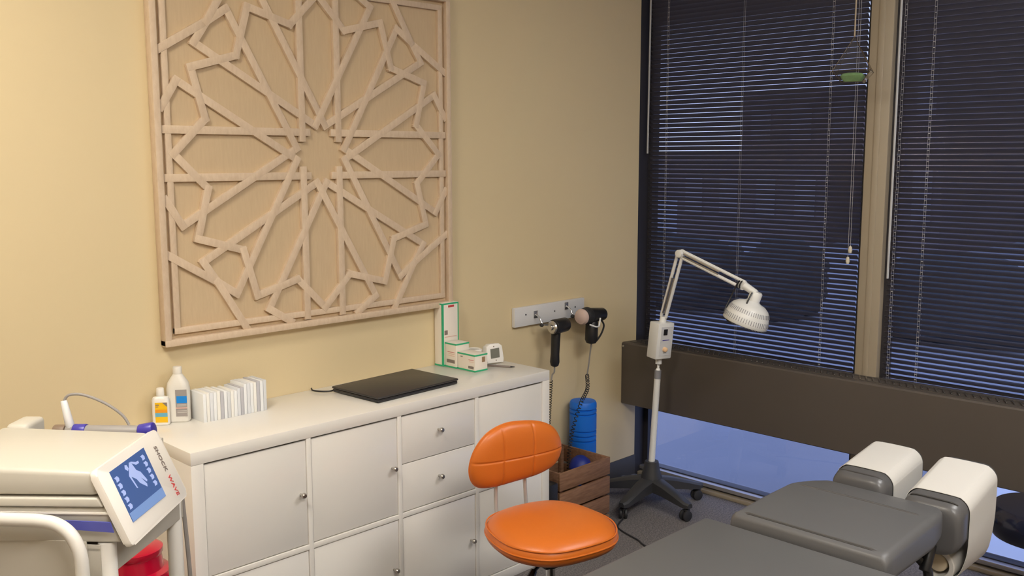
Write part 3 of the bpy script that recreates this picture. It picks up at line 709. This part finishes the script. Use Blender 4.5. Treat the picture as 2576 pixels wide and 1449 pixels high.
MB().cyl((0, 0, .07), (0, 0, .30), .026, .024, 20).obj('column', M_chrome, chair)
lv = MB().tube([(-.05, -.03, .404), (-.10, -.06, .400)], .005, 8).tube([(-.10, -.06, .400), (-.125, -.078, .388), (-.165, -.105, .366)], [.010, .013, .010], 10)
lv.obj('height_lever', M_black, chair)
for k in range(5):
    a = math.radians(20 + 72 * k); ca, sa = math.cos(a), math.sin(a)
    m = MB(); m.loft([[(r_ * ca - y_ * sa, r_ * sa + y_ * ca, z_) for y_, z_ in ((-hw, z0), (hw, z0), (hw, z1), (-hw, z1))] for r_, hw, z0, z1 in ((.02, .024, .07, .11), (.24, .016, .062, .08))])
    lg = m.obj('leg', M_chrome, chair)
    w = MB(); c0 = Vector((.235 * ca, .235 * sa, .024)); d = Vector((-sa, ca, 0))
    for s_ in (-1, 1): w.cyl(c0 + d * s_ * .006, c0 + d * s_ * .018, .024, n=18, bev=.003)
    w.cyl(c0, c0 + Vector((0, 0, .040)), .006, n=10)
    w.obj('caster', M_blackr, lg)

# ------------------------------------------------------------ treatment table
TY = -1.66
tb = thing('treatment_table', 'grey vinyl treatment table with raised chest cushion and split head pads', 'table', (.9, TY, 0))
MB().bb(-1.35, .195, -.313, .313, .49, .55, .018, 4).obj('flat_cushion', M_vinyl, tb)
MB().bb(-1.30, .18, -.28, .28, .44, .4895, .004).obj('deck', M_cast, tb)
MB().bb(-.75, .05, -.22, .22, .0, .4395, .01).obj('pedestal', M_cast, tb)
def lerp_prof(tab, x_):
    for (a, b) in zip(tab, tab[1:]):
        if x_ <= b[0]:
            f = (x_ - a[0]) / (b[0] - a[0]); f = max(0, min(1, f)); return [a[k] + (b[k] - a[k]) * f for k in range(1, len(a))]
    return list(tab[-1][1:])
# chest cushion: sections along x (local), with y extents and top height
secs = [(.198, -.216, .226, .566), (.200, -.221, .231, .574), (.208, -.223, .233, .581), (.24, -.223, .230, .585), (.36, -.222, .228, .592), (.50, -.221, .222, .597), (.53, -.218, .220, .594), (.60, -.206, .204, .586), (.66, -.186, .186, .576), (.70, -.165, .165, .560), (.712, -.155, .155, .548)]
def slab(secs, zb, rad, n=8):
    rings = []
    for (x_, ya, yb, zt) in secs:
        r = min(rad, (zt - zb) * .48); ring = []
        for cy_, cz_, a0 in ((yb - r, zt - r, 0), (ya + r, zt - r, PI / 2), (ya + r, zb + r, PI), (yb - r, zb + r, 3 * PI / 2)):
            for k in range(n + 1):
                a = a0 + k * PI / 2 / n; ring.append((x_, cy_ + r * math.cos(a), cz_ + r * math.sin(a)))
        rings.append(ring)
    return rings
cc_ = MB().loft(slab(secs, .498, .024)).obj('chest_cushion', M_vinyl, tb, ang=60)
def seam(x_, y_a, y_b, z, bow=0, r=.0022, m=M_vinyl2):
    pts = [(x_ + bow * (1 - (2 * i / 20 - 1) ** 2), y_a + (y_b - y_a) * i / 20, z - .012 * max(0, abs(2 * i / 20 - 1) - .82) * 5) for i in range(21)]
    MB().tube(pts, r, 8).obj('seam', m, cc_)
seam(.222, -.217, .229, .5838, 0, .0028); seam(.215, -.216, .228, .5826, 0, .0012, M_stitch)
seam(.500, -.212, .214, .5968, .010, .0028); seam(.508, -.212, .214, .5962, .010, .0012, M_stitch)
MB().bb(.20, .66, -.15, .15, .45, .4975, .008).obj('chest_deck', M_cast, tb)
MB().bb(.0, .90, -.045, .045, .40, .435, .006).obj('head_rail', M_cast, tb)
# head pads
def padsec(yc, x0, x1, w, zt, zb, tl=.13):
    out = []
    for f, sc, dz in ((0, .80, -.022), (.015, .90, -.010), (.05, .97, -.003), (.12, 1, 0), (.88, 1, 0), (.95, .97, -.004), (.985, .90, -.012), (1, .80, -.024)):
        out.append((x0 + (x1 - x0) * f, yc - w / 2 * sc, yc + w / 2 * sc, zt + dz))
    return [[(x_, y_, z_ + (x_ - .72) * tl) for x_, y_, z_ in rg] for rg in slab(out, zb, .042)]
pads = []
for (yc, dx) in ((.092, .045), (-.150, .0)):
    po = MB().loft(padsec(yc, .655 + dx, .965 + dx, .178, .602, .452, .13 if yc > 0 else .21)).obj('head_pad', M_vinyl2, tb, ang=60); pads.append(po)
    s2 = MB(); 
    s2.tube([(.683 + dx, yc - .068, .5875 + dx * .13), (.678 + dx, yc - .045, .5945 + dx * .13), (.678 + dx, yc + .045, .5945 + dx * .13), (.683 + dx, yc + .068, .5875 + dx * .13)], .0022, 8, smooth=5); s2.obj('seam', M_stitch, po)
MB().cyl((.60, -.165, .40), (.64, -.165, .47), .016, n=16, bev=.003).obj('release_lever', M_black, tb)
MB().tube([(.60, -.14, .44), (.62, -.165, .40), (.62, -.17, .36)], .014, 10, smooth=4).obj('release_handle', M_black, tb)
# paper roll with its sheet over the head pads
pr2 = thing('headrest_paper', 'white headrest paper running from its roll over both head pads', 'paper roll', (1.66, TY - .20, .395))
ox = -.76; 
def paper_path(pts, x0, x1, name, tl):
    m = MB(); P = crom([Vector((0, a, b)) for a, b in pts], 6); n = len(P); th = .0012
    up = []; dn = []
    for i, p in enumerate(P):
        t = (P[min(n - 1, i + 1)] - P[max(0, i - 1)]).normalized(); nn = Vector((0, -t.z, t.y)); up.append(p + nn * th); dn.append(p)
    ring = [(v.y, v.z) for v in up] + [(v.y, v.z) for v in dn[::-1]]
    m.loft([[(x_, a, b + (x_ + .04) * tl * max(0, min(1, (b - .0) / .06))) for a, b in ring] for x_ in [x0 + (x1 - x0) * k / 4 for k in range(5)]])
    return m.obj(name, M_paper, pr2, ang=60)
# local coords: y rel. TY-.20, z rel. .395 ; right pad centre y = -.150+.20=+.05 ; left pad +.292
def around(yc, w, zt, zb, r, left_down, right_down):
    pts = []
    yl, yr = yc + w / 2, yc - w / 2
    e = .004
    pts += [(yl + e, left_down)] if left_down is not None else []
    pts += [(yl + e, zt - r - .004)]
    for k in range(1, 6): a = k * PI / 2 / 6; pts.append((yl - r + (r + e) * math.cos(a), zt - r + (r + e) * math.sin(a)))
    pts += [(yc + .02, zt + e), (yc - .02, zt + e)]
    for k in range(1, 6): a = PI / 2 + k * PI / 2 / 6; pts.append((yr + r + (r + e) * math.cos(a), zt - r + (r + e) * math.sin(a)))
    pts += [(yr - e, zt - r - .004)]
    if right_down is not None: pts += [(yr - e, right_down)]
    return pts
zt_ = .602 - .395; zb_ = .452 - .395
P_R = around(.05, .178, zt_, zb_, .042, zb_ + .03, zb_ + .05)
P_R += [(-.042, .055), (-.034, .010), (-.018, -.030), (.008, -.055), (.040, -.0635)]
P_L = around(.292, .178, zt_, zb_, .042, zb_ + .045, zb_ + .03)
o1 = paper_path([(a, b) for a, b in P_R], -.048, .168, 'sheet', .21)
o2 = paper_path([(a, b) for a, b in P_L], -.004, .214, 'sheet', .13)
MB().lathe([(.036, 0), (.038, -.002), (.049, -.002), (.0515, .001), (.0515, .20), (.036, .20), (.036, 0)], (-.050, .042, -.011), (1, 0, 0), 48).obj('roll', M_paper, pr2)
MB().cyl((-.044, .042, -.008), (.146, .042, -.008), .0275, n=32, bev=.004).obj('core', M_paperd, pr2)

# black stool at the right edge
stl = thing('round_stool', 'black padded round stool beside the head end of the table', 'stool', (2.222, -1.93, 0))
MB().lathe([(0, .315), (.12, .315), (.150, .322), (.165, .345), (.169, .375), (.164, .405), (.146, .424), (.09, .432), (0, .434)], n=56).obj('seat', M_navyb, stl)
MB().cyl((0, 0, .05), (0, 0, .315), .028, n=20).obj('column', M_black, stl)
for k in range(5):
    a = math.radians(10 + 72 * k); lg = MB().tube([(0, 0, .09), (.12 * math.cos(a), .12 * math.sin(a), .075), (.20 * math.cos(a), .20 * math.sin(a), .055)], .014, 8).obj('leg', M_black, stl)
    MB().cyl((.20 * math.cos(a) - .01, .20 * math.sin(a), .022), (.20 * math.cos(a) + .01, .20 * math.sin(a), .022), .022, n=16, bev=.003).cyl((.20 * math.cos(a), .20 * math.sin(a), .02), (.20 * math.cos(a), .20 * math.sin(a), .05), .006, n=10).obj('caster', M_blackr, lg)

# ------------------------------------------------------------ trolley and shock wave device
TA = math.radians(38); N = Vector((-.519, -1.071, 0))
tr = thing('trolley', 'cream metal trolley with white tube handle carrying the treatment machine', 'trolley', N, TA)
TL, TW = .335, .56
tm = MB().bb(.0, TL, .0, TW, .848, .853).bb(0, .004, .0, TW, .787, .860, .001).bb(TL - .004, TL, 0, TW, .787, .860, .001).bb(.004, TL - .004, -.0, .004, .787, .860, .001).bb(.004, TL - .004, TW - .004, TW, .787, .860, .001)
tm.obj('top_tray', M_trol, tr)
MB().bb(-.006, -.001, .024, TW - .03, .28, .868, .002).obj('front_panel', M_trol, tr)
MB().bb(.0, TL, .0, TW, .25, .262, .002).obj('lower_shelf', M_trol, tr)
for (x_, y_) in ((.018, .016), (TL - .012, .016), (.018, TW - .016), (TL - .012, TW - .016)):
    lg = MB().cyl((x_, y_ - (.020 if x_ < .1 and y_ < .1 else 0), .06), (x_, y_ - (.020 if x_ < .1 and y_ < .1 else 0), .862), .0165, n=24, bev=.002).obj('leg', M_trolt, tr)
    MB().cyl((x_ - .01, y_, .03), (x_ + .01, y_, .03), .03, n=20, bev=.003).cyl((x_, y_, .03), (x_, y_, .062), .008, n=10).obj('caster', M_blackr, lg)
MB().tube([(-.04, .016, .40), (-.04, .013, .70), (-.04, .013, .82), (-.04, .016, .860), (-.04, .030, .893), (-.04, .055, .913), (-.04, .090, .9195), (-.04, .16, .9195), (-.04, TW - .09, .9195), (-.04, TW - .05, .91), (-.04, TW - .02, .88), (-.04, TW - .013, .82), (-.04, TW - .013, .40)], .0125, 16, smooth=6).obj('handle', M_trolt, tr)
MB().tube([(TL + .012, .008, .855), (TL + .020, .0, .60), (TL + .012, .012, .45), (TL + .030, -.004, .25), (TL + .02, .01, .06)], .005, 8, smooth=8).obj('cable', M_hose, tr)
hb = MB()
for k in range(5): hb.tube([(.024 + .012 * k, .10, .8575), (.024 + .012 * k, .22, .8575)], .0042, 6)
tag(hb.obj('braided_cable', M_paperd, None, loc=N), 'tan ribbed cable lying on the trolley tray under the machine', 'cable'); bpy.data.objects['braided_cable'].rotation_euler = (0, 0, TA)

DA = math.radians(43); A0 = Vector((-.520, -1.074, 0))
dv = thing('shock_wave_machine', 'cream therapy machine with a tilted white control panel and blue screen', 'machine', (A0.x, A0.y, .853), DA)
def Z(z): return z - .853
BW, BL = .268, .325
# body: prism with profile in (y,z) extruded along local x
def sect(pts, x0, x1, name, m, bev=.0):
    mm = MB(); t = bmesh.new()
    a = [t.verts.new((x0, p[0], p[1])) for p in pts]; b = [t.verts.new((x1, p[0], p[1])) for p in pts]; n = len(pts)
    t.faces.new(a[::-1]); t.faces.new(b)
    for k in range(n): t.faces.new((a[k], a[(k + 1) % n], b[(k + 1) % n], b[k]))
    if bev: bmesh.ops.bevel(t, geom=t.edges[:] + t.verts[:], offset=bev, segments=3, affect='EDGES', profile=.5)
    mm.add(t); return mm.obj(name, m, dv)
sect([(.002, Z(.955)), (.330, Z(.955)), (.325, Z(1.012)), (.012, Z(1.002)), (-.004, Z(.975))], .004, BW, 'lid', M_dev, .010)
sect([(-.010, Z(.935)), (.332, Z(.935)), (.332, Z(.952)), (.0, Z(.952))], .0, BW, 'middle_shell', M_dev, .003)
sect([(-.038, Z(.864)), (.330, Z(.864)), (.334, Z(.932)), (-.012, Z(.932))], .006, BW - .004, 'lower_shell', M_dev, .004)
MB().prism([(-.030, Z(.8885)), (.12, Z(.8985)), (.332, Z(.905)), (.332, Z(.920)), (-.024, Z(.9085))], -.006, -.003, mtx=Matrix(((0, 0, 1, 0), (1, 0, 0, 0), (0, 1, 0, 0), (0, 0, 0, 1)))).obj('blue_stripe', M_stripe, dv)
MB().bb(.001, .0062, -.02, .331, Z(.921), Z(.9245)).obj('white_edge', M_devp, dv)
for (x_, y_) in ((.05, .03), (.22, .03), (.05, .29), (.22, .29)): MB().cyl((x_, y_, .0002), (x_, y_, .012), .012, n=16).obj('foot', M_blackr, dv)
MB().bb(BW - .004, .342, .272, .320, Z(.93), Z(1.016), .010, 3).obj('rear_bracket', M_dev, dv)
# tilted panel: u along x, v down the slope
sdir = Vector((0, -.060, -.138)).normalized(); nrm = Vector((0, -.138, .060)).normalized() * 1.0
PM = Matrix(((1, sdir.x, nrm.x, 0), (0, sdir.y, nrm.y, 0), (0, sdir.z, nrm.z, Z(1.004)), (0, 0, 0, 1)))
pnl = MB().prism(rrect(.142, .080, .012), -.014, .0, .003); pnl.xf(PM @ Matrix.Translation((.140, .078, 0))); pnl = pnl.obj('control_panel', M_devp, dv)
MB().prism([(.040, .016), (.196, .016), (.190, .126), (.036, .122)], .0002, .0012, mtx=PM).obj('screen', M_screen, pnl)
MB().prism([(.0375, .104), (.191, .106), (.190, .1255), (.0365, .1215)], .0013, .0017, mtx=PM).obj('screen_bar', M_bar, pnl)
for side in (0, 1):
    for k in range(5):
        u = (.052 if side == 0 else .175) ; v = .036 + .0145 * k - (.004 if side else 0)
        ic = MB(); ic.prism([(u - .008, v - .005), (u + .004, v - .0055), (u + .008, v), (u + .005, v + .005), (u - .006, v + .005), (u - .004, v)], .0013, .0016, mtx=PM)
        ic.obj('screen_icon', M_icon, pnl)
fg = MB()   # body outline shown on the screen
for quad in ([(.106, .026), (.114, .024), (.118, .030), (.114, .037), (.107, .036)], [(.098, .040), (.128, .037), (.131, .045), (.124, .062), (.104, .064)], [(.104, .063), (.124, .061), (.128, .075), (.122, .098), (.117, .098), (.115, .076), (.112, .098), (.106, .100), (.101, .076)], [(.097, .040), (.101, .044), (.092, .060), (.086, .070), (.084, .066)], [(.129, .038), (.134, .043), (.142, .058), (.150, .066), (.146, .069), (.136, .060)]):
    quad = [(.098 + (u - .11) * .76 + (v - .028) * .64, .028 - (u - .11) * .64 + (v - .028) * .76) for u, v in quad]
    fg.prism(quad, .0013, .0016, mtx=PM)
fg.obj('screen_figure', M_icon, pnl)
# lettering runs down the right border
def lett(s_, v, m, bold):
    M2 = PM @ Matrix.Translation((.238, v, .0004)) @ Matrix.Rotation(PI / 2, 4, 'Z') @ Matrix.Scale(-1, 4, (0, 1, 0)) @ Matrix.Scale(1, 4)
    M3 = PM @ Matrix(((0, 1, 0, .241), (1, 0, 0, v), (0, 0, 1, .0004), (0, 0, 0, 1)))
    textmesh(s_, .0165, 'lettering', m, pnl, M3, .0004, 1.05, .15, bold)
lett('SHOCK', .056, M_ink, .0005); lett('WAVE', .119, M_inkred, .0003)
# applicators in the rear holder
ap = thing('applicator', 'grey therapy handpiece with blue collar and arched hose behind the machine', 'handpiece', (A0.x, A0.y, .853), DA)
MB().cyl((.300, .205, Z(0.9921)), (.300, .045, Z(0.9921)), .014, n=20, bev=.003).obj('handle', M_hose, ap)
MB().cyl((.300, .232, Z(0.9921)), (.300, .206, Z(0.9921)), .0145, n=20, bev=.003).obj('tip_housing', M_brass, ap)
MB().cyl((.300, .188, Z(0.9921)), (.300, .160, Z(0.9921)), .0165, n=20, bev=.002).obj('blue_collar', M_purple, ap)
MB().cyl((.300, .195, Z(0.9961)), (.302, .208, Z(1.0601)), .010, .007, 16, .002).obj('connector', M_clear, ap)
MB().tube([(.302, .208, Z(1.0581)), (.303, .196, Z(1.0721)), (.305, .165, Z(1.0721)), (.306, .120, Z(1.0541)), (.308, .085, Z(1.0281)), (.308, .070, Z(1.0051))], .0030, 10, smooth=7).obj('hose', M_hose, ap)
MB().cyl((.300, .044, Z(0.9921)), (.300, .012, Z(0.9981)), .0165, n=20, bev=.003).obj('blue_grip', M_purple, ap)
MB().bb(BW + .0005, .320, .0, .23, Z(.930), Z(.976), .004).obj('cradle', M_dev, dv)

# red container behind the trolley
rc = thing('red_container', 'glossy red plastic waste container on the floor behind the trolley', 'container', (-.190, -.44, 0), math.radians(10))
m = MB(); m.loft([[(x_, y_, z_) for x_, y_ in rrect(a, b, c_)] for a, b, c_, z_ in ((.085, .085, .03, 0), (.09, .09, .035, .01), (.105, .105, .045, .40), (.108, .108, .045, .45), (.100, .100, .045, .475), (.085, .085, .04, .490))]); m.obj('body', M_red, rc)
MB().lathe([(0, 0), (.082, 0), (.086, .004), (.086, .018), (.070, .024), (.066, .060), (.070, .066), (.070, .078), (.060, .084), (0, .086)], (0.0, 0.0, .4905), (0, 0, 1), 40).obj('lid', M_red, rc)

# ------------------------------------------------------------ hanging terrarium
TX, TYY = 2.34, -1.142
te = thing('hanging_terrarium', 'small glass pyramid terrarium with green moss hanging by the mullion', 'terrarium', (TX, TYY, 1.86), math.radians(20))
apx = Vector((0, 0, .170)); s3 = .068; bp = [Vector((s3, s3, .040)), Vector((-s3, s3, .040)), Vector((-s3, -s3, .040)), Vector((s3, -s3, .040))]; bt = [Vector((p.x * .55, p.y * .55, 0)) for p in bp]
g = MB(); V = [g.bm.verts.new(p) for p in [apx] + bp + bt]
for k in range(4):
    j = (k + 1) % 4; g.bm.faces.new((V[0], V[1 + k], V[1 + j])); g.bm.faces.new((V[1 + k], V[5 + k], V[5 + j], V[1 + j]))
g.bm.faces.new(V[5:9][::-1]); g.obj('glass', M_tglass, te)
e = MB()
for k in range(4):
    j = (k + 1) % 4
    e.tube([bp[k], bp[j]], .0013, 6).tube([bp[k], bt[k]], .0013, 6).tube([bt[k], bt[j]], .0013, 6).tube([apx, bp[k]], .0009, 6)
e.obj('brass_frame', M_brassd, te)
ms = MB(); ms.loft([[(x_ * q_, y_ * q_, z_) for x_, y_ in rrect(.033, .033, .008)] for q_, z_ in ((.90, .003), (1.12, .012), (1.3, .024), (1.05, .032), (.5, .036))]); ms.obj('moss', M_moss, te)
MB().cyl((0, 0, .170), (0, 0, CEIL - 1.862), .0028, n=8).obj('hanging_cord', M_twine, te)

# ------------------------------------------------------------ outside
pv_ = MB().bb(2.66, 120, -60, 90, -.35, -.16).obj('pavement', M_conc); pv_['kind'] = 'structure'
pd_ = MB().bb(2.665, 6.5, -4, -.98, -.159, -.14).obj('added_bright_slab', mat('bright_slab_white', (0.88, 0.88, 0.88), 0.8)); pd_['kind'] = 'structure'  # made-up slab, near-white to brighten the ground behind the right pane
def building(name, label, x0, x1, y0_, y1_, z1, m, cols, rows):
    r = thing(name, label, 'building', (x0, (y0_ + y1_) / 2, -.16)); h = (y1_ - y0_) / 2
    MB().bb(0, x1 - x0, -h, h, 0, z1 + .16).obj('walls', m, r)
    for i in range(cols):
        for j in range(rows):
            yy = -h + (i + .5) * 2 * h / cols; zz = (j + .55) * (z1 + .16) / rows
            f = MB().bb(-.03, -.005, yy - h / cols * .5, yy + h / cols * .5, zz - .28 * (z1 / rows), zz + .28 * (z1 / rows)).obj('window', M_bldg2, r)
building('low_building', 'long low dark building seen through the blind on the horizon', 34, 36, 13.5, 30, 1.75, M_bldg, 8, 1)
building('stepped_building', 'dark stepped building seen through the nearest blind', 20, 26, 6.9, 10.1, 3.15, M_bldg, 3, 2)
building('wide_building', 'wide dark block in front of the stepped building', 17, 19.5, 6.3, 9.9, 1.5, M_bldg, 4, 1)
building('dark_tower', 'tall dark block seen behind the left of the right-hand blind', 16, 20.5, 3.65, 5.0, 9.5, M_bldg, 2, 5)
building('grey_tower', 'tall grey block filling the right-hand blind', 21, 27, -16, 4.6, 12, M_bldg2, 8, 6)
def shrub(label, x_, y_, sx, sy, sz):
    t = bmesh.new(); bmesh.ops.create_icosphere(t, subdivisions=4, radius=1)
    for v in t.verts:
        n_ = .10 * math.sin(9 * v.co.x + 3) * math.sin(8 * v.co.y) + .06 * math.sin(19 * v.co.z + 7 * v.co.y) + random.uniform(-.03, .03)
        v.co = v.co * (1 + n_); v.co.x = max(-1, min(1, v.co.x * 1.2)); v.co.y = max(-1, min(1, v.co.y * 1.25))
        v.co = Vector((v.co.x * sx, v.co.y * sy, max(0, (v.co.z * .6 + .5)) * sz))
    m = MB(); m.add(t); o = m.obj('shrub', M_hedge, None, 180, (x_, y_, -.16)); tag(o, label, 'shrub', 'shrubs outside the window')
shrub('dark clipped shrub outside at the far left of the nearest window', 8.3, 3.75, .6, .72, .76)
shrub('dark clipped shrub outside the middle of the nearest window', 8.3, 2.42, .6, .33, .78)
shrub('dark clipped shrub outside beyond the mullion', 8.3, .55, .6, .80, .72)
